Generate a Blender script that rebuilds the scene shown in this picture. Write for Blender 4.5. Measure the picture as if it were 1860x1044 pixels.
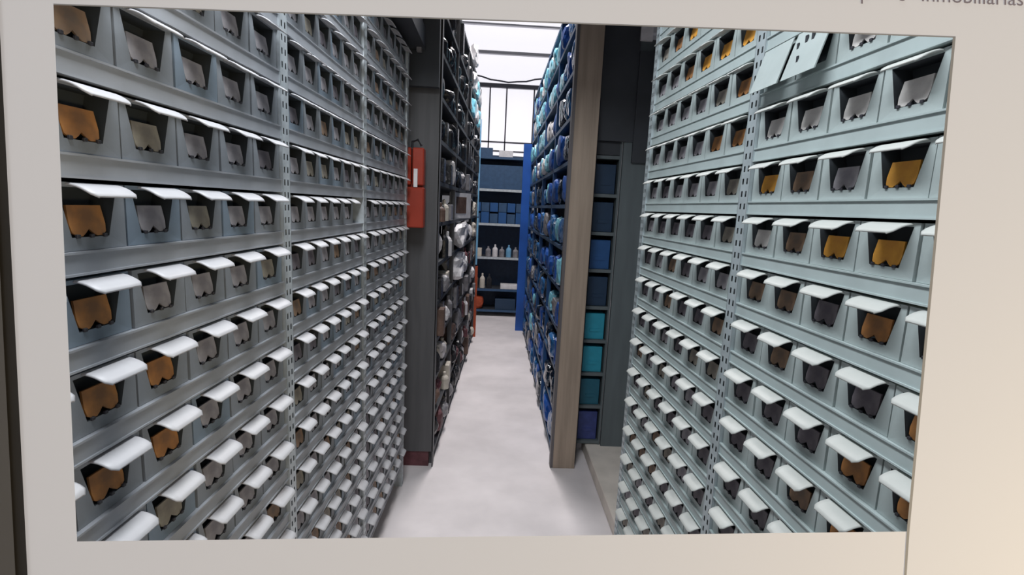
import bpy, bmesh, math, random
from mathutils import Vector, Matrix
import numpy as np
random.seed(7)
S = bpy.context.scene
for o in list(bpy.data.objects): bpy.data.objects.remove(o)
C = S.collection

# ------------------------------------------------------------------ camera
W_, H_ = 1860.0, 1044.0
PP = np.array([930.0, 522.0]); VD = np.array([900.0, 376.0]); VV = np.array([652.0, 6380.0])
F = math.sqrt(-float(np.dot(VD-PP, VV-PP)))
nz = lambda v: v/np.linalg.norm(v)
_d = nz(np.array([*(VD-PP), F])); _dn = nz(np.array([*(VV-PP), F])); _rx = np.cross(_dn, _d)
RM = np.array([_rx, _d, -_dn])
cam_d = bpy.data.cameras.new('camera'); cam = bpy.data.objects.new('camera', cam_d); C.objects.link(cam)
cam_d.sensor_width = 36; cam_d.lens = F/W_*36; cam_d.clip_start = .02; cam_d.clip_end = 60
cam.matrix_world = Matrix([[RM[i][0], -RM[i][1], -RM[i][2], 0] for i in range(3)]+[[0, 0, 0, 1]])
S.camera = cam
def ray(x, y):
    return RM @ np.array([x-PP[0], y-PP[1], F])
def proj(P):
    c = RM.T @ np.array(P); return PP+F*c[:2]/c[2]
FLOOR = -1.60

# ------------------------------------------------------------------ world, exposure, lights
S.view_settings.view_transform = 'Standard'; S.view_settings.look = 'None'
S.view_settings.gamma = 1; S.view_settings.use_curve_mapping = False
S.view_settings.exposure = 0.0
w = bpy.data.worlds.new('world'); S.world = w; w.use_nodes = True
w.node_tree.nodes['Background'].inputs[0].default_value = (.75, .82, 1, 1)
w.node_tree.nodes['Background'].inputs[1].default_value = .25
def area(name, loc, size, size_y, power, col, target=None):
    d = bpy.data.lights.new(name, 'AREA'); d.shape = 'RECTANGLE'; d.size = size; d.size_y = size_y
    d.energy = power; d.color = col
    o = bpy.data.objects.new(name, d); C.objects.link(o); o.location = loc
    if target is not None:
        o.rotation_euler = (Vector(target)-Vector(loc)).to_track_quat('-Z', 'Y').to_euler()
    return o
area('aisle_lamp', (-.18, .80, 1.34), .3, 1.5, 42, (.93, .97, 1))
area('far_aisle_lamp', (.1, 4.7, 2.5), .3, 2.6, 120, (1, .96, .95))
area('front_lamp', (-.1, -1.3, .9), 1.0, .8, 5, (.95, .98, 1), (.1, 1.6, -.6))  # added fill behind the camera, lifts the bin fronts
area('desk_lamp', (.80, -.25, -.42), .15, .15, 6.5, (1, .79, .47), (.28, .3, -.1))  # added warm light without a fixture, tints the right of the page

# ------------------------------------------------------------------ materials
def mat(name, col, rough=.5, metal=0, noise=0, nscale=20, bump=0, bscale=60, emit=None, es=1, col2=None, spec=.4, stretch=None, alpha=None):
    m = bpy.data.materials.new(name); m.use_nodes = True; nt = m.node_tree; b = nt.nodes['Principled BSDF']
    b.inputs['Base Color'].default_value = (*col, 1); b.inputs['Roughness'].default_value = rough
    b.inputs['Metallic'].default_value = metal; b.inputs['Specular IOR Level'].default_value = spec
    tc = nt.nodes.new('ShaderNodeTexCoord'); mp = nt.nodes.new('ShaderNodeMapping')
    nt.links.new(tc.outputs['Object'], mp.inputs[0])
    if stretch: mp.inputs['Scale'].default_value = stretch
    if noise or col2:
        n = nt.nodes.new('ShaderNodeTexNoise'); n.inputs['Scale'].default_value = nscale; n.inputs['Detail'].default_value = 6
        nt.links.new(mp.outputs[0], n.inputs['Vector'])
        r = nt.nodes.new('ShaderNodeValToRGB'); nt.links.new(n.outputs['Fac'], r.inputs[0])
        c2 = col2 if col2 else tuple(c*(1-noise) for c in col)
        r.color_ramp.elements[0].position = .35; r.color_ramp.elements[1].position = .65
        r.color_ramp.elements[0].color = (*c2, 1); r.color_ramp.elements[1].color = (*col, 1)
        nt.links.new(r.outputs[0], b.inputs['Base Color'])
    if bump:
        n2 = nt.nodes.new('ShaderNodeTexNoise'); n2.inputs['Scale'].default_value = bscale; n2.inputs['Detail'].default_value = 4
        nt.links.new(mp.outputs[0], n2.inputs['Vector'])
        bp = nt.nodes.new('ShaderNodeBump'); bp.inputs['Strength'].default_value = bump; bp.inputs['Distance'].default_value = .01
        nt.links.new(n2.outputs['Fac'], bp.inputs['Height']); nt.links.new(bp.outputs[0], b.inputs['Normal'])
    if emit:
        b.inputs['Emission Color'].default_value = (*emit, 1); b.inputs['Emission Strength'].default_value = es
    if alpha: b.inputs['Alpha'].default_value = alpha
    return m
M = {}
M['floor'] = mat('floor_concrete', (.80, .75, .76), .6, noise=.22, nscale=2.2, bump=.15, bscale=14)
M['wall'] = mat('painted_wall', (.55, .56, .58), .8, noise=.1, nscale=3)
M['ceiling'] = mat('ceiling_paint', (.8, .8, .82), .8, noise=.08, nscale=2)
M['beamL'] = mat('grey_steel_beam', (.40, .42, .46), .42, .1, noise=.12, nscale=14)
M['beamR'] = mat('pale_green_grey_steel_beam', (.46, .54, .545), .42, .05, noise=.1, nscale=14)
M['postL'] = mat('galvanised_post', (.55, .6, .64), .4, .2, noise=.2, nscale=30)
M['postR'] = mat('pale_grey_post', (.46, .53, .56), .4, .2, noise=.12, nscale=30)
M['dark'] = mat('dark_backing', (.03, .034, .042), .7, noise=.2)
M['binL'] = mat('blue_grey_bin_card', (.27, .295, .33), .5, noise=.22, nscale=9, bump=.05)
M['binL2'] = mat('blue_bin_card', (.23, .29, .36), .5, noise=.22, nscale=9)
M['binR'] = mat('green_grey_bin_card', (.41, .475, .475), .5, noise=.1, nscale=9, bump=.05)
M['hoodL'] = mat('pale_grey_hood', (.50, .50, .525), .45, noise=.1, nscale=16)
M['hoodR'] = mat('pale_cream_hood', (.54, .56, .54), .45, noise=.08, nscale=16)
M['pocket'] = mat('pocket_interior', (.06, .07, .08), .6, noise=.2)  # dark colour painted in as shade inside the bin openings
M['cloth_cord'] = mat('bin_clip', (.04, .04, .05), .5)
M['page'] = mat('white_screen_page', (.42, .41, .40), .7, emit=(.90, .86, .87), es=.36, spec=.2)
M['bezel'] = mat('dark_monitor_bezel', (.05, .045, .04), .4, noise=.1)
M['bezel2'] = mat('grey_monitor_edge', (.16, .15, .14), .4)
M['ink'] = mat('grey_page_ink', (.12, .09, .10), .7, emit=(.9, .8, .82), es=.11)
M['rule'] = mat('grey_page_rule', (.18, .17, .16), .7, emit=(.9, .85, .8), es=.11)
M['pillar'] = mat('dark_grey_panel', (.10, .10, .108), .5, noise=.2, nscale=5, stretch=(6, 6, .5))
M['darkpanel'] = mat('charcoal_panel', (.045, .05, .06), .55, noise=.2, nscale=5)  # charcoal parts, and shade painted as dark sheets on upper panels
M['board'] = mat('tan_wood_board', (.38, .30, .235), .55, col2=(.29, .23, .18), nscale=4, stretch=(9, 9, .5), bump=.08)
M['boardside'] = mat('dark_board_edge', (.12, .11, .115), .5)
M['greypanel'] = mat('slate_grey_panel', (.125, .15, .16), .5, noise=.15, nscale=5, stretch=(4, 4, .5))
M['plinth'] = mat('cream_concrete_ledge', (.78, .71, .64), .6, noise=.18, nscale=6, bump=.15, bscale=25)
M['navy'] = mat('navy_shelf', (.02, .04, .085), .45, noise=.2)
M['navy2'] = mat('dark_blue_shelf', (.04, .09, .18), .45, noise=.2)
M['blue'] = mat('deep_blue_sheet', (.02, .10, .42), .35, noise=.3, nscale=3, bump=.2, bscale=9)
M['cyan'] = mat('light_blue_plastic', (.25, .66, .82), .2, noise=.3, nscale=7, bump=.5, bscale=12, spec=.7)
M['bluewrap'] = mat('blue_plastic_wrap', (.03, .16, .42), .15, noise=.6, nscale=6, bump=.7, bscale=15, spec=.9)
M['navywrap'] = mat('navy_plastic_wrap', (.012, .03, .06), .12, noise=.6, nscale=6, bump=.8, bscale=15, spec=.9)
M['teal'] = mat('turquoise_box', (.03, .30, .42), .4, noise=.1)
M['teald'] = mat('dark_teal_box', (.02, .12, .18), .4, noise=.1)
M['navybox'] = mat('navy_box', (.02, .045, .09), .4, noise=.1)
M['bluebox'] = mat('blue_box', (.025, .09, .25), .4, noise=.1)
M['violetbox'] = mat('blue_violet_box', (.05, .07, .24), .4, noise=.3)
M['red'] = mat('red_metal', (.34, .04, .02), .4, noise=.2, nscale=8)
M['orange'] = mat('red_orange_panel', (.42, .075, .03), .5, noise=.2)
M['white'] = mat('white_plastic', (.75, .73, .75), .35, noise=.15, bump=.3, bscale=20)
M['cream'] = mat('cream_paper', (.62, .57, .5), .5, noise=.15, bump=.3, bscale=20)
M['greyp'] = mat('grey_plastic', (.30, .29, .31), .3, noise=.4, bump=.4, bscale=20)
M['brownp'] = mat('brown_packing', (.16, .10, .08), .5, noise=.4, bump=.3)
M['maroon'] = mat('maroon_packing', (.14, .05, .06), .5, noise=.4, bump=.3)
M['darkp'] = mat('black_plastic', (.03, .03, .035), .25, noise=.4, bump=.3)  # true black goods, plus shade painted onto upper-shelf goods
M['skyblue'] = mat('sky_blue_sheet', (.18, .42, .66), .4, noise=.2)
M['glass'] = mat('bright_frosted_glazing', (.8, .8, .82), .4, emit=(.96, .94, 1), es=.85)
M['mull'] = mat('dark_window_bar', (.12, .12, .15), .5)
M['truss'] = mat('grey_roof_beam', (.7, .7, .74), .5)
cards = {
 'kraft': mat('orange_brown_card', (.52, .23, .07), .6, col2=(.26, .13, .06), nscale=30),
 'brown': mat('dull_brown_card', (.33, .21, .13), .6, col2=(.18, .13, .10), nscale=30),
 'amber': mat('amber_card', (.85, .42, .06), .6, col2=(.62, .28, .05), nscale=25),
 'tan': mat('tan_grey_card', (.36, .33, .27), .6, col2=(.22, .20, .18), nscale=30),
 'grey': mat('light_grey_card', (.42, .40, .43), .6, col2=(.25, .24, .27), nscale=30),
 'white': mat('white_card', (.85, .83, .80), .6, col2=(.6, .57, .56), nscale=25),
 'dim': mat('dark_grey_card', (.20, .18, .20), .6, col2=(.11, .10, .12), nscale=30)}
CARD_WORD = {'kraft': 'orange', 'brown': 'brown', 'amber': 'amber', 'tan': 'tan', 'grey': 'pale', 'white': 'white', 'dim': 'dark'}

# ------------------------------------------------------------------ mesh helpers
def bm_new(): return bmesh.new()
def box(bm, x0, x1, y0, y1, z0, z1, mi=0, Mx=None):
    vs = [bm.verts.new(Mx @ Vector(p) if Mx else p) for p in
          [(x0, y0, z0), (x1, y0, z0), (x1, y1, z0), (x0, y1, z0), (x0, y0, z1), (x1, y0, z1), (x1, y1, z1), (x0, y1, z1)]]
    for f in ((3, 2, 1, 0), (4, 5, 6, 7), (0, 1, 5, 4), (1, 2, 6, 5), (2, 3, 7, 6), (3, 0, 4, 7)):
        bm.faces.new([vs[i] for i in f]).material_index = mi
    return vs
def tube(bm, pts, r, n=8, mi=0):
    rings = []
    for i, p in enumerate(pts):
        p = Vector(p); a = Vector(pts[max(0, i-1)]); b = Vector(pts[min(len(pts)-1, i+1)])
        t = (b-a).normalized(); u = t.orthogonal().normalized(); v = t.cross(u)
        rings.append([bm.verts.new(p+(u*math.cos(2*math.pi*k/n)+v*math.sin(2*math.pi*k/n))*r) for k in range(n)])
    for A, B in zip(rings, rings[1:]):
        for k in range(n): bm.faces.new([A[k], A[(k+1) % n], B[(k+1) % n], B[k]]).material_index = mi
    bm.faces.new(rings[0][::-1]).material_index = mi; bm.faces.new(rings[-1]).material_index = mi
def mesh(name, bm, mats, bevel=0):
    if bevel: bmesh.ops.bevel(bm, geom=bm.edges[:], offset=bevel, segments=1, affect='EDGES')
    bmesh.ops.recalc_face_normals(bm, faces=bm.faces[:])
    me = bpy.data.meshes.new(name); bm.to_mesh(me); bm.free()
    for m in (mats if isinstance(mats, (list, tuple)) else [mats]): me.materials.append(m)
    return me
def obj(name, data, mats=None, parent=None, bevel=0):
    me = data if isinstance(data, bpy.types.Mesh) else mesh(name, data, mats, bevel)
    o = bpy.data.objects.new(name, me); C.objects.link(o)
    if parent: o.parent = parent
    return o
def empty(name, loc=(0, 0, 0), rot=None):
    o = bpy.data.objects.new(name, None); C.objects.link(o); o.location = loc; o.empty_display_size = .05
    if rot: o.rotation_euler = rot
    return o
def tag(o, label, cat, group=None):
    o['label'] = label; o['category'] = cat
    if group: o['group'] = group
    return o
def struct(name, bm, m): o = obj(name, bm, m); o['kind'] = 'structure'; return o
ORD = ['zeroth', 'first', 'second', 'third', 'fourth', 'fifth', 'sixth', 'seventh', 'eighth', 'ninth', 'tenth', 'eleventh', 'twelfth',
       'thirteenth', 'fourteenth', 'fifteenth', 'sixteenth', 'seventeenth', 'eighteenth', 'nineteenth', 'twentieth', 'twenty-first', 'twenty-second', 'twenty-third', 'twenty-fourth', 'twenty-fifth']

# ------------------------------------------------------------------ the room
CEIL = 3.9; BACK = 9.6
def sbox(name, m, *a): b = bm_new(); box(b, *a); return struct(name, b, m)
sbox('floor', M['floor'], -3, 3, -2.6, BACK, FLOOR-.1, FLOOR)
sbox('ceiling', M['ceiling'], -3, 3, -2.6, BACK, CEIL, CEIL+.1)
sbox('wall_left', M['wall'], -3.1, -3, -2.6, BACK, FLOOR, CEIL)
sbox('wall_right', M['wall'], 3, 3.1, -2.6, BACK, FLOOR, CEIL)
sbox('wall_front', M['wall'], -3, 3, -2.7, -2.6, FLOOR, CEIL)
b = bm_new()
WX0, WX1, WZ0, WZ1 = -1.4, 1.8, .55, 3.8
box(b, -3, WX0, BACK, BACK+.1, FLOOR, CEIL); box(b, WX1, 3, BACK, BACK+.1, FLOOR, CEIL)
box(b, WX0, WX1, BACK, BACK+.1, FLOOR, WZ0); box(b, WX0, WX1, BACK, BACK+.1, WZ1, CEIL)
struct('wall_back', b, M['wall'])
wn = empty('window_1', (0, BACK, 0)); wn['kind'] = 'structure'
b = bm_new(); box(b, WX0, WX1, .05, .07, WZ0, WZ1); obj('pane', b, M['glass'], wn)
b = bm_new()
for x in (-.98, -.18, .12, .62, 1.1): box(b, x-.012, x+.012, .0, .05, WZ0, 2.15)
for z in (1.02, 1.18): box(b, WX0, WX1, .0, .045, z-.012, z+.012)
box(b, WX0, WX1, -.02, .05, 2.13, 2.2)
obj('glazing_bars', b, M['mull'], wn)
for yy, zz, t in ((9.4, 3.12, .03), (9.3, 2.62, .05)):
    b = bm_new(); box(b, -3, 3, yy, yy+.07, zz, zz+t)
    struct('trim_%d' % (1 if zz > 3 else 2), b, M['truss'])
b = bm_new(); tube(b, [(-.5+.16*i, BACK-.035, 2.22+.07*(1-math.cos((i-4)*.5))+.012*(i % 2)) for i in range(9)], .014)
tag(obj('cable', b, M['mull']), 'dark sagging cable hung across the bright back window', 'cable')

# plinth
b = bm_new(); box(b, .655, 1.35, .3, 3.25, FLOOR, -1.515)
pl = obj('concrete_ledge', b, M['plinth'], bevel=.006); tag(pl, 'low cream concrete ledge under the right rack of bins', 'ledge')

# ------------------------------------------------------------------ racks of bins
PIT = .1235; Z0 = .042; BH = .031
SL, SR = math.atan(.0287), math.atan(-.0298)
# local frame of a rack: u along the aisle, n out towards the aisle, z up
def rack_frame(side):
    if side == 'L': return lambda u, n, z: Vector((-.55+.0287*u+n, u-.0287*n, z))
    return lambda u, n, z: Vector((.645-.0298*u-n, u-.0298*n, z))
FR = {'L': rack_frame('L'), 'R': rack_frame('R')}
def fbox(bm, fr, u0, u1, n0, n1, z0, z1, mi=0):
    vs = [bm.verts.new(fr(*p)) for p in [(u0, n0, z0), (u1, n0, z0), (u1, n1, z0), (u0, n1, z0), (u0, n0, z1), (u1, n0, z1), (u1, n1, z1), (u0, n1, z1)]]
    for f in ((3, 2, 1, 0), (4, 5, 6, 7), (0, 1, 5, 4), (1, 2, 6, 5), (2, 3, 7, 6), (3, 0, 4, 7)):
        bm.faces.new([vs[i] for i in f]).material_index = mi
BAYS = {'L': [(.507, 1.252), (1.294, 1.932), (1.968, 2.70)], 'R': [(.482, 1.218), (1.262, 1.985)]}
POSTS = {'L': [(.462, .507), (1.252, 1.294), (1.932, 1.968), (2.70, 2.735)], 'R': [(.438, .482), (1.218, 1.262), (1.985, 2.02)]}
KTOP = {'L': -5, 'R': -5}; KBOT = {'L': 12, 'R': 12}
TOPZ = Z0+5*PIT+.10
def slotted(bm, fr, u0, u1, z0, z1):
    # face plate with two columns of slots punched out, folded sides behind it
    w_ = u1-u0; us = [u0, u0+w_*.2, u0+w_*.36, u0+w_*.62, u0+w_*.78, u1]
    n = .004; z = z0
    while z < z1:
        zs = [z, z+.008, z+.022, z+.03]
        for i in range(3):
            for j in range(5):
                if i == 1 and j in (1, 3): continue
                q = [fr(us[j], n, zs[i]), fr(us[j+1], n, zs[i]), fr(us[j+1], n, zs[i+1]), fr(us[j], n, zs[i+1])]
                bm.faces.new([bm.verts.new(p) for p in q])
        z += .03
    fbox(bm, fr, u0, u0+.002, -.04, n, z0, z)
    fbox(bm, fr, u1-.002, u1, -.04, n, z0, z)
def build_rack(side):
    fr = FR[side]; r = empty('storage_rack', fr(POSTS[side][0][0], -.2, FLOOR if side == 'L' else -1.515))
    base = FLOOR if side == 'L' else -1.515
    inv = Matrix.Translation(-r.location)
    def part(name, bm, m):
        bmesh.ops.transform(bm, matrix=inv, verts=bm.verts[:]); return obj(name, bm, m, r)
    pm = M['post'+side]; bmt = M['beam'+side]
    for (a, c) in POSTS[side]:
        b = bm_new(); slotted(b, fr, a, c, base, TOPZ); p = part('slotted_post', b, pm)
        b = bm_new(); fbox(b, fr, a+.003, c-.003, -.035, -.012, base, TOPZ); p2 = part('post_core', b, M['dark'])
    for (a, c) in BAYS[side]:
        for k in range(KTOP[side], KBOT[side]+1):
            z = Z0-PIT*k
            b = bm_new(); fbox(b, fr, a, c, -.002, .0, z-BH+.003, z-.002)           # web
            fbox(b, fr, a, c, -.018, .003, z-.003, z)                                # rolled top lip
            fbox(b, fr, a, c, -.012, .003, z-BH, z-BH+.003)                         # return at the bottom
            fbox(b, fr, a, c, -.34, -.018, z-.004, z-.001)                         # shelf tray
            part('shelf_beam', b, bmt)
    u0, u1 = POSTS[side][0][0], POSTS[side][-1][1]
    b = bm_new(); fbox(b, fr, u0, u1, -.36, -.345, base, TOPZ); part('back_panel', b, M['dark'])
    b = bm_new(); fbox(b, fr, u1, u1+.004, -.36, .002, base, TOPZ); part('end_panel', b, M['pillar'] if side == 'L' else M['postR'])
    b = bm_new(); fbox(b, fr, u0, u1, -.36, .0, TOPZ, TOPZ+.02); part('top_panel', b, M['darkpanel'])
    return r
tag(build_rack('L'), 'grey steel rack of small bins along the left of the aisle', 'rack')
tag(build_rack('R'), 'pale green-grey steel rack of small bins along the right of the aisle', 'rack')

# ---- one bin: x along the rack (width 1 pitch = BW), +y is out to the aisle, z up from its shelf
BW, BHT = .1185, .087
def bin_meshes(side):
    def prof(bm, ring_a, ring_b, mi=0):
        n = len(ring_a)
        for i in range(n): bm.faces.new([ring_a[i], ring_a[(i+1) % n], ring_b[(i+1) % n], ring_b[i]]).material_index = mi
    b = bm_new(); h = BW/2; n0 = -.004
    outer = [(-h, 0), (h, 0), (h, BHT), (-h, BHT)]
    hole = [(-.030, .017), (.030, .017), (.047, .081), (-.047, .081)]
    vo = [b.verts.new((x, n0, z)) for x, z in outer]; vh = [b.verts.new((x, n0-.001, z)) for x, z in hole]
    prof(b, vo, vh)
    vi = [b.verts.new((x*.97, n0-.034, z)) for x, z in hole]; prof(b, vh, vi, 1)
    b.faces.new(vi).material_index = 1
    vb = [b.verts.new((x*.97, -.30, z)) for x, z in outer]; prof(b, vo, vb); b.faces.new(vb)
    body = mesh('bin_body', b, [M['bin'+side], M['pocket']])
    body2 = body.copy(); body2.materials[0] = M['binL2']
    # hood: a curled awning across the top
    b = bm_new(); rows = []
    NS = 6
    for i in range(NS+1):
        t = i/NS; y = n0+.0345*t; z = .0865-.0135*t*t-.001*t
        inset = .0115 if t < .75 else .0115+.008*((t-.75)/.25)**2
        hh = BW/2-.0015-inset
        rows.append((y, z, hh))
    XS = [-1, -.93, -.6, 0, .6, .93, 1]
    g = [[b.verts.new((x*(hh-.012*(x > 0)*x), y, z-(.0018 if abs(x) == 1 else 0))) for x in XS] for (y, z, hh) in rows]
    g2 = [[b.verts.new((x*(hh*.99-.012*(x > 0)*x), y-.0006, z-.0022-(.001 if abs(x) == 1 else 0))) for x in XS] for (y, z, hh) in rows]
    for A, B in zip(g, g[1:]):
        for k in range(len(XS)-1): b.faces.new([A[k], A[k+1], B[k+1], B[k]])
    for A, B in zip(g2, g2[1:]):
        for k in range(len(XS)-1): b.faces.new([A[k], B[k], B[k+1], A[k+1]])
    for k in range(len(XS)-1): b.faces.new([g[-1][k], g[-1][k+1], g2[-1][k+1], g2[-1][k]])
    for i in range(NS):
        b.faces.new([g[i][0], g[i+1][0], g2[i+1][0], g2[i][0]]); b.faces.new([g[i][-1], g2[i][-1], g2[i+1][-1], g[i+1][-1]])
    hood = mesh('hood', b, M['hood'+side])
    for p in hood.polygons: p.use_smooth = True
    # card: notched bottom edge with two lobes, in a slight lean
    cm = {}
    pts = [(-.027, .058), (-.029, .034), (-.027, .023), (-.020, .0185), (-.012, .018), (-.006, .022), (0, .0275), (.006, .022), (.012, .018), (.020, .0185), (.027, .023), (.029, .034), (.027, .058)]
    for nm, mm in cards.items():
        b = bm_new()
        fa = [b.verts.new((x, -.0125+(.058-z)*.16, z)) for x, z in pts]; fb = [b.verts.new((x, -.0155+(.058-z)*.16, z)) for x, z in pts]
        b.faces.new(fa); b.faces.new(fb[::-1]); prof(b, fa, fb)
        cm[nm] = mesh('card', b, mm)
    b = bm_new()
    for x in (-.022, 0, .022): 
        bmesh.ops.create_cube(b, size=1, matrix=Matrix.Translation((x, -.004, .0185)) @ Matrix.Diagonal((.006, .004, .005, 1)))
    clip = mesh('clip', b, M['cloth_cord'], .0008)
    return body, body2, hood, cm, clip
BM = {s: bin_meshes(s) for s in 'LR'}
QUAD = [(97, 8), (1732, 68), (1648, 965), (140, 983)]
def inside(p, m=0):
    for i in range(4):
        a, c = QUAD[i], QUAD[(i+1) % 4]
        if (c[0]-a[0])*(p[1]-a[1])-(c[1]-a[1])*(p[0]-a[0]) < -m*1500: return False
    return True
OVERC = {  # card colours read off the photo: (side, bay, row k, column counted from the near post)
 ('L', 0): {-1: 'bbgggg', 0: 'kktggd', 1: 'kkgtgg', 2: 'kkgggt', 3: 'kkkggg', 4: 'kkkggg', 5: 'kktggg', 6: 'ktgggg', -2: 'bbbtgg', -3: 'bbtggg'},
 ('R', 0): {-2: 'wwwwww', -1: 'wwwwww', 0: 'aaagba'[0:6], 1: 'kwaabw', 2: 'kkkdbb', 3: 'kkddbd', 4: 'kkkddd', 5: 'kkkbdd', 6: 'kkbbdd', 7: 'kbbddd'},
 ('R', 1): {-4: 'tkaaaa'[::-1], -3: 'aaakgg', -2: 'ktgggg', -1: 'kkgggg', 0: 'tgggdg', 1: 'tddddg'}}
CH = dict(k='kraft', b='brown', a='amber', t='tan', g='grey', w='white', d='dim')
def card_for(side, bay, k, c, rnd):
    s = OVERC.get((side, bay), {}).get(k)
    if s: return CH[s[c]]
    if side == 'L': return rnd.choice(['grey', 'grey', 'tan', 'dim', 'brown'])
    return rnd.choice(['grey', 'dim', 'dim', 'tan', 'brown'])
GONE = {('L', 1, 1, 5)}
cand = []
rnd = random.Random(11)
for side in 'LR':
    fr = FR[side]
    for bi, (a, c) in enumerate(BAYS[side]):
        pw = (c-a)/6
        for k in range(-5, 13):
            for ci in range(6):
                u = a+pw*(ci+.5); z = Z0-PIT*k
                if (side, bi, k, ci) in GONE: continue
                card = card_for(side, bi, k, ci, rnd)
                ps = [proj(fr(uu, nn, zz)) for uu in (u-pw/2, u+pw/2) for nn, zz in ((0, z), (0, z+BHT), (.034, z+.07))]
                if not any(inside(p) for p in ps): continue
                if bi == 0 and u < .55 and False: continue
                xs = [p[0] for p in ps]; ys = [p[1] for p in ps]
                ar = (max(xs)-min(xs))*(max(ys)-min(ys))
                cand.append((ar, side, bi, k, ci, u, z, pw, card))
rows_seen = {}
for c_ in cand: rows_seen.setdefault((c_[1], c_[2]), set()).add(c_[3])
cand.sort(key=lambda c: -c[0])
print('bins in view', len(cand))
SIDE_W = {'L': 'left', 'R': 'right'}; BAY_W = {('L', 0): 'near', ('L', 1): 'middle', ('L', 2): 'far', ('R', 0): 'near', ('R', 1): 'far'}
rot = {'L': -math.pi/2+0*SL, 'R': math.pi/2}
def bin_matrix(side, u, z, pw, dn=0, tilt=0):
    fr = FR[side]; o = fr(u, dn, z); n = (fr(u, 1, z)-fr(u, 0, z)).normalized(); up = Vector((0, 0, 1))
    x = n.cross(up)    # x × y = z with y = n
    m = Matrix((x, n, up)).transposed().to_4x4()
    return Matrix.Translation(o) @ m @ Matrix.Rotation(tilt, 4, 'X') @ Matrix.Diagonal((pw/.1225*.995, 1, 1, 1))
rj = random.Random(5)
rest = {'body': [], 'hood': []}
stuffbm = bm_new(); stuff_mats = []
def smi(m):
    if m not in stuff_mats: stuff_mats.append(m)
    return stuff_mats.index(m)
for idx, (ar, side, bi, k, ci, u, z, pw, card) in enumerate(cand):
    body, body2, hood, cm, clip = BM[side]
    dn = rj.uniform(-.0015, .0015); tl = rj.uniform(-.012, .004)
    mx = bin_matrix(side, u, z+.0005, pw, dn, tl)
    bod = body2 if (side == 'L' and rj.random() < (.12 if bi == 0 else .25)) else body
    if idx < 300:
        r = empty('storage_bin'); r.matrix_world = mx
        flap = (side, bi, k) == ('R', 0, -2) and ci in (4, 5)
        obj('bin_body', bod, None, r)
        if flap:        # blank front swung out at the bottom
            b = bm_new(); q = [(.004, .0885), (.002, .0885), (.030, -.004), (.033, -.0045)]
            vs = [[b.verts.new((x, y, z)) for y, z in q] for x in (-.054, .054)]
            b.faces.new(vs[0]); b.faces.new(vs[1][::-1])
            for i in range(4): b.faces.new([vs[0][i], vs[0][(i+1) % 4], vs[1][(i+1) % 4], vs[1][i]])
            fo = obj('front_flap', b, M['binR'], r); fo['label'] = 'blank flap swung out at the bottom'
            if ci == 4:
                b = bm_new()
                for x, z, w_ in ((.036, .060, .003), (.012, .066, .004), (-.008, .066, .004), (.018, .03, .003)):
                    yy = .004+(.0885-z)*.314+.0005; box(b, x-w_, x+w_, yy-.001, yy+.0012, z-w_*2, z+w_*2)
                obj('slot', b, M['dark'], r)
        else:
            obj('hood', hood, None, r); obj('card', cm[card], None, r)
            if bi == 0: obj('clip', clip, None, r)
        rows = sorted(rows_seen[(side, bi)]); rn = rows.index(k)+1
        colr = 6-ci
        post = 'second' if False else ('far post' if bi in (0, 1) else 'far end')
        cl = {'L': 'bluish' if bod is body2 else 'grey', 'R': 'greenish'}[side]
        lab = '%s bin with %s card, %s %s bay, %s row down, %s from far post' % (cl, CARD_WORD[card], BAY_W[(side, bi)], SIDE_W[side], ORD[rn], ORD[colr])
        if flap: lab = ['greenish bin with a slotted blank flap, upper right of the slotted post, near right bay', 'greenish bin with a plain blank flap, touching the slotted post, near right bay'][ci-4]
        tag(r, lab, 'bin', 'hooded bins in the %s bay of the %s rack' % (BAY_W[(side, bi)], SIDE_W[side]))
    else:
        for me in (bod, hood, cm[card]):
            n0 = len(stuffbm.verts); f0 = len(stuffbm.faces)
            stuffbm.from_mesh(me); stuffbm.verts.ensure_lookup_table(); stuffbm.faces.ensure_lookup_table()
            for v in stuffbm.verts[n0:]: v.co = mx @ v.co
            mi = smi(me.materials[0])
            for f in stuffbm.faces[f0:]: f.material_index = smi(me.materials[f.material_index])
if len(cand) > 300:
    o = obj('storage_bins', stuffbm, stuff_mats)
    tag(o, 'small hooded bins seen at a slant in the furthest and lowest rows of both racks', 'bins'); o['kind'] = 'stuff'

# ------------------------------------------------------------------ left: dark end panel, deck, cluttered shelving
b = bm_new(); box(b, -.92, -.325, 2.93, 2.96, FLOOR+.10, 1.5); box(b, -.33, -.322, 2.93, 2.965, FLOOR, 1.5)
p = empty('shelving_partition', (-.6, 2.95, FLOOR)); inv = Matrix.Translation(-p.location)
bmesh.ops.transform(b, matrix=inv, verts=b.verts[:]); obj('panel', b, M['pillar'], p)
b = bm_new(); box(b, -.92, -.35, 2.94, 2.98, FLOOR, FLOOR+.1); bmesh.ops.transform(b, matrix=inv, verts=b.verts[:]); obj('kick_plate', b, M['maroon'], p)
tag(p, 'tall dark grey panel closing the end of the far left shelving', 'panel')
b = bm_new(); box(b, -1.7, -.40, 1.9, 2.84, .80, .90)
d = obj('upper_deck', b, M['darkpanel']); tag(d, 'dark deck above the far end of the left rack', 'deck')
b = bm_new(); box(b, -.40, 3, 2.17, 2.25, .87, 1.25)
o = struct('trim_3', b, M['darkpanel'])  # added header beam out of view, keeps lamp light off the upper panels
b = bm_new(); box(b, -.90, -.33, 2.86, 2.90, .62, 1.6); 
tag(obj('dark_board', b, M['darkpanel']), 'black board above the red extinguisher box at the end of the left rack', 'board')  # dark sheet stands in for shade on the upper end panel
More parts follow.
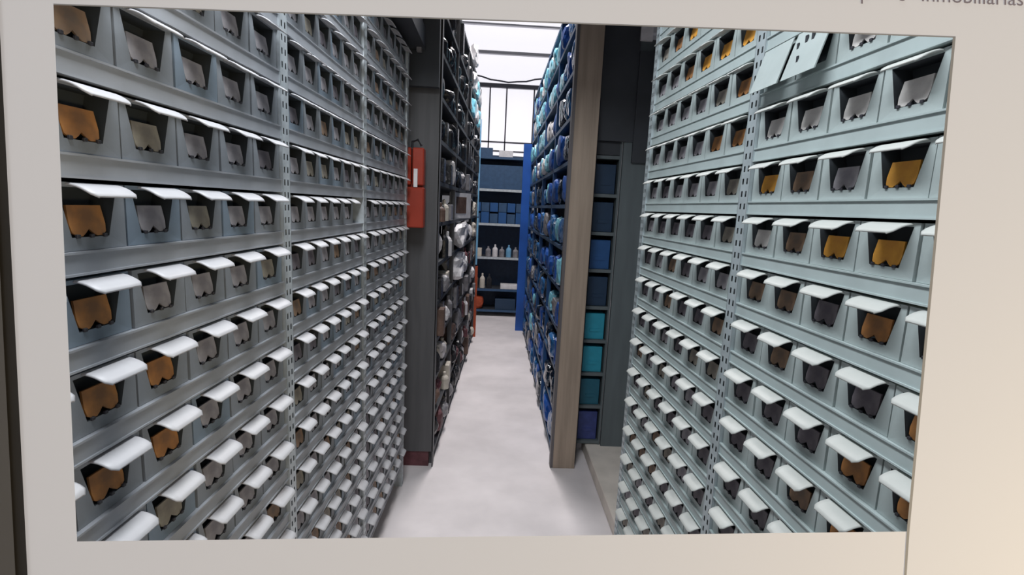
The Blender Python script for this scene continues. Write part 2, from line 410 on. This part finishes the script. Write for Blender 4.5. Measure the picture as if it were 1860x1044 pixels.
for i, (x, z0, z1) in enumerate(((-.495, .93, 1.25), (-.43, .78, 1.2))):
    b = bm_new(); box(b, x-.012, x+.012, 2.80, 2.83, z0, z1)
    tag(obj('hanging_strip', b, M['greyp']), ['pale strip hanging by the dark board nearest the left rack', 'grey strip hanging on the dark board further from the left rack'][i], 'strip')  # pale strips added in place of gaps to the bright ceiling

def plane_fn(x0, y0, x1, y1):
    return lambda y: x0+(x1-x0)*(y-y0)/(y1-y0)
fl = plane_fn(-.325, 2.97, -.215, 6.1)
def shelving(name, fx, y0, y1, depth, sgn, zs, ny, mats_, label):
    r = empty(name, (fx(y0)+sgn*depth/2, y0, FLOOR)); inv = Matrix.Translation(-r.location)
    def part(nm, b, m): bmesh.ops.transform(b, matrix=inv, verts=b.verts[:]); return obj(nm, b, m, r)
    top = zs[-1]+.02
    for z in zs:
        b = bm_new()
        x0, x1 = fx(y0), fx(y1)
        vs = [(x0, y0), (x1, y1), (x1+sgn*depth, y1), (x0+sgn*depth, y0)]
        lo = [b.verts.new((x, y, z-.018)) for x, y in vs]; hi = [b.verts.new((x, y, z+.006)) for x, y in vs]
        b.faces.new(lo); b.faces.new(hi)
        for i in range(4): b.faces.new([lo[i], lo[(i+1) % 4], hi[(i+1) % 4], hi[i]])
        part('shelf_board', b, mats_[0])
    for i in range(ny+1):
        y = y0+(y1-y0)*i/ny; x = fx(y)
        for xx in (x, x+sgn*(depth-.03)):
            b = bm_new(); box(b, min(xx, xx+sgn*.03), max(xx, xx+sgn*.03), y-.015, y+.015, FLOOR, top); part('upright', b, mats_[1])
    b = bm_new(); x0, x1 = fx(y0)+sgn*depth, fx(y1)+sgn*depth
    q = [b.verts.new(v) for v in ((x0, y0, FLOOR), (x1, y1, FLOOR), (x1, y1, top), (x0, y0, top), (x0+sgn*.01, y0, FLOOR), (x1+sgn*.01, y1, FLOOR), (x1+sgn*.01, y1, top), (x0+sgn*.01, y0, top))]
    for f in ((0, 1, 2, 3), (7, 6, 5, 4), (0, 4, 5, 1), (3, 2, 6, 7), (0, 3, 7, 4), (1, 5, 6, 2)): b.faces.new([q[i] for i in f])
    part('back_panel', b, M['dark'])
    return tag(r, label, 'shelving')
zsl = [FLOOR+.08+.235*i for i in range(13)]
shelving('shelving_unit', fl, 2.99, 6.1, .45, -1, zsl, 4, (M['darkpanel'], M['pillar']), 'dark shelving crammed with packages beyond the left end panel')
rc = random.Random(21)
def lump(d_, w_, h_, seed, cr=.35):
    b = bm_new(); bmesh.ops.create_icosphere(b, subdivisions=3, radius=.5)
    rr = random.Random(seed)
    ax = [Vector((rr.uniform(-1, 1), rr.uniform(-1, 1), rr.uniform(-1, 1)))*rr.uniform(4, 14) for _ in range(6)]; ph = [rr.uniform(0, 6) for _ in ax]
    for v in b.verts:
        c = v.co; m = max(abs(c.x), abs(c.y), abs(c.z)); c = c*(.5/m*.55+.45)     # towards a boxy bag
        f = 1+cr*sum(math.sin(a.dot(v.co)+p_) for a, p_ in zip(ax, ph))/8
        v.co = c*f
    for ax_, sz, lo_ in ((0, d_, -.5), (1, w_, -.5), (2, h_, 0)):
        a0 = min(v.co[ax_] for v in b.verts); a1 = max(v.co[ax_] for v in b.verts)
        for v in b.verts: v.co[ax_] = ((v.co[ax_]-a0)/(a1-a0)+lo_)*sz
    return b
def carton(w_, d_, h_, flap=True):
    b = bm_new(); box(b, -w_/2, w_/2, -d_/2, d_/2, 0, h_)
    bmesh.ops.bevel(b, geom=b.edges[:], offset=.003, segments=1, affect='EDGES')
    if flap: box(b, -w_*.5, w_*.5, -d_*.08, d_*.08, h_, h_+.002)
    return b
def bottle(r_, h_):
    b = bm_new(); n = 12; pr = [(0, 0), (r_, 0), (r_, h_*.6), (r_*.8, h_*.7), (r_*.35, h_*.8), (r_*.35, h_*.97), (0, h_)]
    rg = [[b.verts.new((q*math.cos(2*math.pi*k/n), q*math.sin(2*math.pi*k/n), z)) for k in range(n)] if q else [b.verts.new((0, 0, z))] for q, z in pr]
    for A, B in zip(rg, rg[1:]):
        for k in range(n):
            if len(A) == 1: b.faces.new([A[0], B[(k+1) % n], B[k]])
            elif len(B) == 1: b.faces.new([A[k], A[(k+1) % n], B[0]])
            else: b.faces.new([A[k], A[(k+1) % n], B[(k+1) % n], B[k]])
    return b
KW = {'white': 'white', 'cream': 'cream', 'greyp': 'grey', 'brownp': 'brown', 'maroon': 'maroon', 'darkp': 'black'}
for si, z in enumerate(zsl[:-1]):
    y = 3.07; gi = 0
    while y < (5.88 if z < .8 else 4.8):
        if si in (4, 5, 6) and 3.6 < y < 4.56: y = 4.58
        gi += 1
        w_ = rc.uniform(.07, .16); h_ = rc.uniform(.10, .19); d_ = rc.uniform(.14, .24)
        up = z > -.1
        mk = rc.choice(['white', 'greyp', 'darkp', 'brownp', 'cream', 'greyp', 'maroon', 'darkp'] if not up else ['greyp', 'darkp', 'darkp', 'darkp', 'greyp', 'white'])
        if z > .30: mk = 'darkp'  # upper goods coloured black in place of the shade up there
        kind = rc.choice(['bag', 'bag', 'carton', 'bottle'])
        if kind == 'bag': bm = lump(d_, w_, h_, rc.random()); nm = 'plastic_bag'; wd = 'crumpled %s bag' % KW[mk]
        elif kind == 'carton': bm = carton(d_, w_*.9, h_); nm = 'carton'; wd = 'small %s carton' % KW[mk]
        else: w_ = .075; bm = bottle(.033, h_); d_ = .07; nm = 'bottle'; wd = '%s bottle' % KW[mk]
        for yp in (3.7675, 4.545, 5.3225):
            if y-.03 < yp < y+w_+.03: y = yp+.03
        o = obj(nm, bm, M[mk]); yy = y+w_/2
        o.location = (fl(yy)-d_/2+rc.uniform(-.01, .035), yy, z+.007); o.rotation_euler = (0, 0, rc.uniform(-.12, .12) if kind == 'bag' else 0)
        lvl = ORD[si+1]
        tag(o, '%s, %s from near end, %s shelf up, cluttered left shelving' % (wd, ORD[gi], lvl), {'bag': 'bag', 'carton': 'box', 'bottle': 'bottle'}[kind], 'goods on the cluttered left shelving')
        y += w_+rc.uniform(.015, .05)
# big white bags and sleeve that stick out
for q, (yy, sh, ww, hh, lab) in enumerate(((4.155, 4, .70, .205, 'large bulging white bag sticking out low on the left shelving'), (4.16, 5, .66, .205, 'large bulging white bag on the shelf above another white bag, left shelving'))):
    o = obj('plastic_bag', lump(.18, ww, hh, 3+q, .5), M['white']); o.location = (fl(yy)-.03, yy, zsl[sh]+.007); tag(o, lab, 'bag')
r = empty('framed_card', (fl(4.15)-.0, 4.15, zsl[6]+.007)); r.rotation_euler = (.0, 0, -.45)
b = bm_new(); box(b, -.008, .008, -.16, .16, 0, .203); obj('sleeve', b, M['white'], r)
b = bm_new(); box(b, .0085, .011, -.08, .08, .04, .17); obj('picture', b, M['brownp'], r)
tag(r, 'white sleeve with a brown picture leaning out above the white bags', 'card')

# orange panel and sky blue sheet at the far end of the left shelving
b = bm_new(); box(b, -.30, -.185, 6.12, 6.16, FLOOR, -.72); tag(obj('orange_partition', b, M['orange']), 'red-orange upright panel at the far end of the left shelving', 'panel')
b = bm_new(); box(b, -.30, -.195, 6.125, 6.15, -.70, -.14); tag(obj('blue_sheet', b, M['skyblue']), 'sky blue sheet standing above the red-orange panel', 'sheet')
b = bm_new(); box(b, -.215, -.20, 6.13, 6.145, -.12, 1.0); tag(obj('pale_post', b, M['skyblue']), 'thin pale blue post rising above the sky blue sheet', 'post')
for i in range(7):
    o = obj('plastic_bag', lump(.12, .26, .20, 40+i, .5), M['cyan' if i % 2 else 'white'])
    yy = (5.13, 5.49, 5.79)[i % 3]; o.location = (fl(yy)-.03, yy, zsl[11-i//3 if i < 6 else 12]+.007)
    tag(o, '%s bag high on left shelving by bright window, %s along, %s shelf down' % ('light blue' if i % 2 else 'white', ORD[i % 3+1], ORD[3-(11-i//3 if i < 6 else 12)+10]), 'bag', 'bags high on the left shelving')

# red fire equipment box on the dark panel
r = empty('extinguisher_cabinet', (-.452, 2.80, -.13))
b = bm_new(); box(b, -.068, .068, -.05, .03, 0, .215); obj('lower_case', b, M['red'], r, .006)
b = bm_new(); box(b, -.062, -.004, -.04, .03, .225, .42); box(b, .004, .064, -.04, .03, .225, .42); box(b, -.06, .06, .0, .03, .2, .24); obj('upper_case', b, M['red'], r, .005)
for x in (-.034, .024):
    b = bm_new(); box(b, x-.010, x+.010, -.055, -.041, .215, .31); obj('white_tag', b, M['white'], r)
b = bm_new(); tube(b, [(0, -.02, .42), (0, -.02, .45), (.03, -.03, .46), (.05, -.03, .43)], .007); obj('handle', b, M['darkp'], r)
b = bm_new(); box(b, -.015, .015, .03, .13, .08, .14); obj('bracket', b, M['darkp'], r)
tag(r, 'red fire extinguisher cabinet with two white tags hung on the dark end panel', 'cabinet')

# ------------------------------------------------------------------ right: board, compartments, grey panel, blue shelving
p = empty('wooden_end_board', (.50, 2.97, FLOOR))
b = bm_new(); box(b, -.075, .062, -.015, .015, 0, 3.1); obj('board', b, M['board'], p, .002)
b = bm_new(); box(b, -.092, -.075, -.012, .04, 0, 3.1); obj('side_strip', b, M['boardside'], p)
tag(p, 'tall tan wooden board closing the end of the far right shelving', 'board')
# locker column
L0, L1, LY = .578, .748, 3.12
lk = empty('pigeonhole_column', ((L0+L1)/2, LY, -1.515)); inv = Matrix.Translation(-lk.location)
zl = [-(yy-376)/F*LY*1.02 for yy in (808, 738, 674, 611, 548, 480, 413, 346, 280)]
for xx in (L0, L1-.012):
    b = bm_new(); box(b, xx, xx+.012, LY, LY+.3, -1.515, 1.45); bmesh.ops.transform(b, matrix=inv, verts=b.verts[:]); obj('side_panel', b, M['greypanel'], lk)
b = bm_new(); box(b, L0+.012, L1-.012, LY+.28, LY+.29, -1.515, 1.45); bmesh.ops.transform(b, matrix=inv, verts=b.verts[:]); obj('back_panel', b, M['dark'], lk)
for z in zl:
    b = bm_new(); box(b, L0+.012, L1-.012, LY, LY+.28, z-.014, z+.006); bmesh.ops.transform(b, matrix=inv, verts=b.verts[:]); obj('shelf_board', b, M['greypanel'], lk)
b = bm_new(); box(b, L0+.012, L1-.012, LY, LY+.02, zl[-1]+.01, 1.45); bmesh.ops.transform(b, matrix=inv, verts=b.verts[:]); obj('upper_panel', b, M['darkpanel'], lk)
tag(lk, 'grey pigeonhole column holding blue boxes behind the tan board', 'shelf')
seq = [('violetbox', 'blue-violet'), ('teald', 'dark teal'), ('teal', 'turquoise'), ('teal', 'turquoise'), ('navybox', 'navy'), ('bluebox', 'mid blue'), ('navybox', 'navy'), ('navybox', 'navy')]
for i, (mk, wd) in enumerate(seq):
    h_ = zl[i+1]-zl[i]-.05
    b = carton(L1-L0-.045, .2, h_, False); box(b, -.03, .03, -.104, -.1, h_*.3, h_*.3+.02)
    o = obj('file_box', b, M[mk]); o.location = ((L0+L1)/2, LY+.12, zl[i]+.0065)
    tag(o, '%s box in the %s pigeonhole from the floor' % (wd, ORD[i+1]), 'box', 'boxes in the pigeonhole column')
b = bm_new(); box(b, L1+.004, 1.3, LY-.02, LY+.01, -1.515, 1.0)
tag(obj('grey_partition', b, M['greypanel']), 'slate grey panel between the pigeonholes and the right rack', 'panel')
b = bm_new(); box(b, L0, .80, LY-.03, LY-.021, .42, 1.5)
tag(obj('charcoal_board', b, M['darkpanel']), 'charcoal board above the pigeonhole column', 'board')  # dark sheet in place of shade over the pigeonholes
b = bm_new(); box(b, .80, 1.3, LY-.04, LY-.021, .3, .93)
tag(obj('charcoal_board', b, M['darkpanel']), 'charcoal board above the slate grey panel', 'board')  # same painted shade across the top of the grey panel
b = bm_new(); box(b, .885, 1.02, LY-.06, LY-.041, .80, 1.5)
tag(obj('maroon_board', b, M['maroon']), 'reddish brown board beside the white sheet, high behind the right rack', 'board')
b = bm_new(); box(b, .79, .86, LY-.06, LY-.045, .98, 1.4)
tag(obj('white_sheet', b, M['white']), 'white sheet hung high on the charcoal board behind the right rack', 'sheet')  # white sheet added in place of a gap to the bright ceiling
# blue shelving
fr_ = lambda y: .425
zsr = [FLOOR+.07+.26*i for i in range(12)]
shelving('shelving_unit', fr_, 3.03, 6.5, .145, 1, zsr, 4, (M['navy2'], M['bluebox']), 'navy shelving of plastic-wrapped goods beyond the tan board')
for si, z in enumerate(zsr[:-1]):
    y = 3.1; pi_ = 0
    while y < 6.35:
        w_ = rc.uniform(.12, .26); h_ = rc.uniform(.15, .205); d_ = rc.uniform(.09, .115)
        hi = z > .1
        mk = rc.choice(['cyan', 'cyan', 'cyan', 'blue', 'white'] if (hi and y > 3.6) else (['bluewrap', 'blue', 'navywrap'] if hi or rc.random() < .3 else ['navywrap', 'bluewrap', 'bluewrap', 'blue', 'navywrap', 'greyp', 'cyan']))
        wd = {'cyan': 'light blue', 'bluewrap': 'dark blue', 'blue': 'deep blue', 'white': 'white', 'navywrap': 'navy', 'darkp': 'black', 'greyp': 'grey'}[mk]
        for yp in (3.8975, 4.765, 5.6325):
            if y-.02 < yp < y+w_+.02: y = yp+.02
        if y+w_ > 6.46: break
        o = obj('wrapped_package', lump(d_, w_, h_, rc.random(), .45), M[mk]); yy = y+w_/2
        o.location = (.425+d_/2-rc.uniform(.0, .025), yy, z+.007); pi_ += 1
        tag(o, '%s wrapped package, %s from near end, %s shelf up, navy right shelving' % (wd, ORD[pi_], ORD[si+1]), 'package', 'wrapped packages on the blue right shelving')
        y += w_+rc.uniform(0, .03)
b = bm_new(); box(b, .325, .45, 6.53, 6.57, FLOOR, .8); tag(obj('blue_partition', b, M['blue']), 'deep blue panel at the far end of the right shelving', 'panel')

# ------------------------------------------------------------------ end shelving across the aisle
EY = 7.35
r = empty('steel_shelving', (.06, EY, FLOOR)); zt = [-1.50, -1.19, -.72, -.235, .25, .70]
for z in zt:
    b = bm_new(); box(b, -.41, .46, 0, .4, z-FLOOR-.025, z-FLOOR); obj('shelf_board', b, M['navy2'] if z > -.5 else M['darkpanel'], r)
    b = bm_new(); box(b, -.41, .46, -.006, 0, z-FLOOR-.03, z-FLOOR+.004); obj('shelf_edge', b, M['postL'] if -.8 < z < .5 else M['navy2'], r)
for x in (-.43, .44):
    b = bm_new(); box(b, x, x+.03, -.008, .03, 0, zt[-1]-FLOOR+.1); obj('upright', b, M['skyblue'] if x < 0 else M['navy2'], r)
b = bm_new(); box(b, -.43, .47, .4, .41, 0, zt[-1]-FLOOR+.06); obj('back_panel', b, M['navy'], r)
tag(r, 'navy steel shelving across the far end of the aisle', 'shelving')
def put(nm, bm, m, x, y, z, label, cat, grp=None, rz=0):
    o = obj(nm, bm, m); o.location = (x, y, z); o.rotation_euler = (0, 0, rz); return tag(o, label, cat, grp)
put('storage_box', carton(.68, .3, .34, False), M['navy2'], .04, EY+.2, .251, 'wide dark blue box on the top shelf of the end shelving', 'box')
for i in range(6):
    put('tray', carton(.115, .25, .14+.02*(i % 2), False), M['bluebox' if i % 2 else 'navy2'], -.27+.125*i, EY+.16, -.234, '%s small blue tray from the left in the lower tray row, end shelving' % ORD[i+1], 'tray', 'blue trays on the end shelving')
for i in range(6):
    put('tray', carton(.115, .22, .13, False), M['navy2' if i % 2 else 'bluebox'], -.27+.125*i, EY+.16, -.234+.165, '%s small blue tray from the left in the upper tray row, end shelving' % ORD[i+1], 'tray', 'upper blue trays on the end shelving')
put('carton', carton(.09, .1, .12), M['cream'], -.22, EY+.08, -.719+.0, 'cream carton on the middle shelf of the end shelving', 'box')
for i in range(5):
    put('bottle', bottle(.04, .15+.03*(i % 2)), M[['greyp', 'white', 'greyp', 'skyblue', 'greyp'][i]], -.08+.1*i, EY+.1, -.719, '%s pale bottle from the left on the middle shelf of the end shelving' % ORD[i+1], 'bottle', 'bottles on the end shelving')
put('carton', carton(.26, .15, .07), M['white'], .25, EY+.1, -1.189, 'flat white carton on the second lowest end shelf', 'box')
for i in range(3):
    put('bottle', bottle(.04, .22), M[['brownp', 'cream', 'darkp'][i]], -.25+.1*i, EY+.1, -1.189, ['brown bottle on the second lowest end shelf', 'cream bottle on the second lowest end shelf', 'black bottle on the second lowest end shelf'][i], 'bottle')
put('plastic_bag', lump(.2, .16, .2, 77), M['orange'], -.22, EY+.1, -1.499, 'rust red bag on the lowest end shelf', 'bag')
put('carton', carton(.3, .2, .16), M['navybox'], .2, EY+.12, -1.499, 'dark carton on the lowest end shelf', 'box')
put('carton', carton(.2, .2, .1), M['white'], .12, EY+.2, .701, 'white carton on top of the end shelving', 'box')
put('carton', carton(.3, .2, .13), M['navy2'], -.22, EY+.2, .701, 'blue carton on top of the end shelving', 'box')

# ------------------------------------------------------------------ computer screen that shows the aisle
h_ = nz(np.array([20167-930, 745-522, F])); v_ = nz(np.array([-308.0, 11401, F])); nn = nz(np.cross(h_, v_))
c0 = np.array([0, 0, .30])
def onp(x, y, off=0):          # point of the screen's plane seen along this direction
    r_ = np.array([x-PP[0], y-PP[1], F]); t = (np.dot(nn, c0)-off)/np.dot(nn, r_)
    return Vector(RM @ (r_*t))
scr = empty('computer_monitor', (0, .34, FLOOR)); inv = Matrix.Translation(-scr.location)
def spart(nm, b, m): bmesh.ops.transform(b, matrix=inv, verts=b.verts[:]); return obj(nm, b, m, scr)
def slab(b, pts, front=0, back=-.0015, mi=0):
    A = [b.verts.new(onp(x, y, front)) for x, y in pts]; B = [b.verts.new(onp(x, y, back)) for x, y in pts]
    b.faces.new(A); b.faces.new(B[::-1])
    for i in range(len(pts)): b.faces.new([A[i], A[(i+1) % len(pts)], B[(i+1) % len(pts)], B[i]])
TL, TR, BR, BL = QUAD
def leftx(y): return -3+ .0508*y
OL, OT, OR_, OB = -60, -40, 1990, 1130
b = bm_new()
slab(b, [(leftx(OT), OT), (OR_, OT), (OR_, 77.5), TR, TL, (leftx(4), 4.3)])
slab(b, [TR, (OR_, 77.5), (OR_, 961), BR]); slab(b, [(leftx(4), 4.3), TL, BL, (leftx(984.6), 984.6)])
slab(b, [(leftx(984.6), 984.6), BL, BR, (OR_, 961), (OR_, OB), (leftx(OB), OB)])
spart('screen_page', b, M['page'])
b = bm_new(); slab(b, [(leftx(OT), OT), (leftx(OB), OB), (leftx(OB)-22, OB), (leftx(OT)-22, OT)], .002, -.02); spart('bezel_edge', b, M['bezel'])
b = bm_new(); slab(b, [(leftx(OT)-22, OT), (leftx(OB)-22, OB), (leftx(OB)-90, OB), (leftx(OT)-90, OT)], .004, -.02)
spart('bezel', b, M['bezel2'])
b = bm_new(); slab(b, [(1731, 66), (1736, 66), (1652, 965), (1641, 1130), (1637, 1130), (1647, 965)], .0003, -.001)
spart('page_rule', b, M['rule'])
b = bm_new(); slab(b, [(97, 6.5), (1733, 66), (1733, 68.5), (97, 9)], .0003, -.001); spart('page_rule', b, M['rule'])
# text set on the page, cut by the top of the photograph
def page_text(s, x, y, px, slope, parent):
    cu = bpy.data.curves.new('page_text', 'FONT'); cu.body = s; cu.size = 1; cu.extrude = .002; cu.resolution_u = 3
    to = bpy.data.objects.new('tmp_text', cu); C.objects.link(to)
    dg = bpy.context.evaluated_depsgraph_get(); me = bpy.data.meshes.new_from_object(to.evaluated_get(dg)); bpy.data.objects.remove(to)
    for v in me.vertices:
        qx = x+v.co.x*px; qy = y-v.co.y*px+slope*v.co.x*px
        v.co = inv @ onp(qx, qy, .0004 if v.co.z > 0 else .0001)
    me.materials.append(M['ink']); return obj('page_text', me, None, parent)
page_text('Inmobiliarias', 1672, 2, 37, .045, scr)
page_text('s', 1632, 1, 37, .045, scr); page_text('p', 1562, -2, 37, .045, scr)
# stand behind and below the page
b = bm_new(); pc = RM @ (c0+0)
box(b, -.03, .03, .30, .33, FLOOR+.02, -.245); spart('stand_pole', b, M['bezel'])
b = bm_new(); box(b, -.2, .2, .2, .5, FLOOR, FLOOR+.02); spart('stand_base', b, M['bezel'])
tag(scr, 'computer monitor with a white web page around its open picture area, close to the viewer', 'monitor')
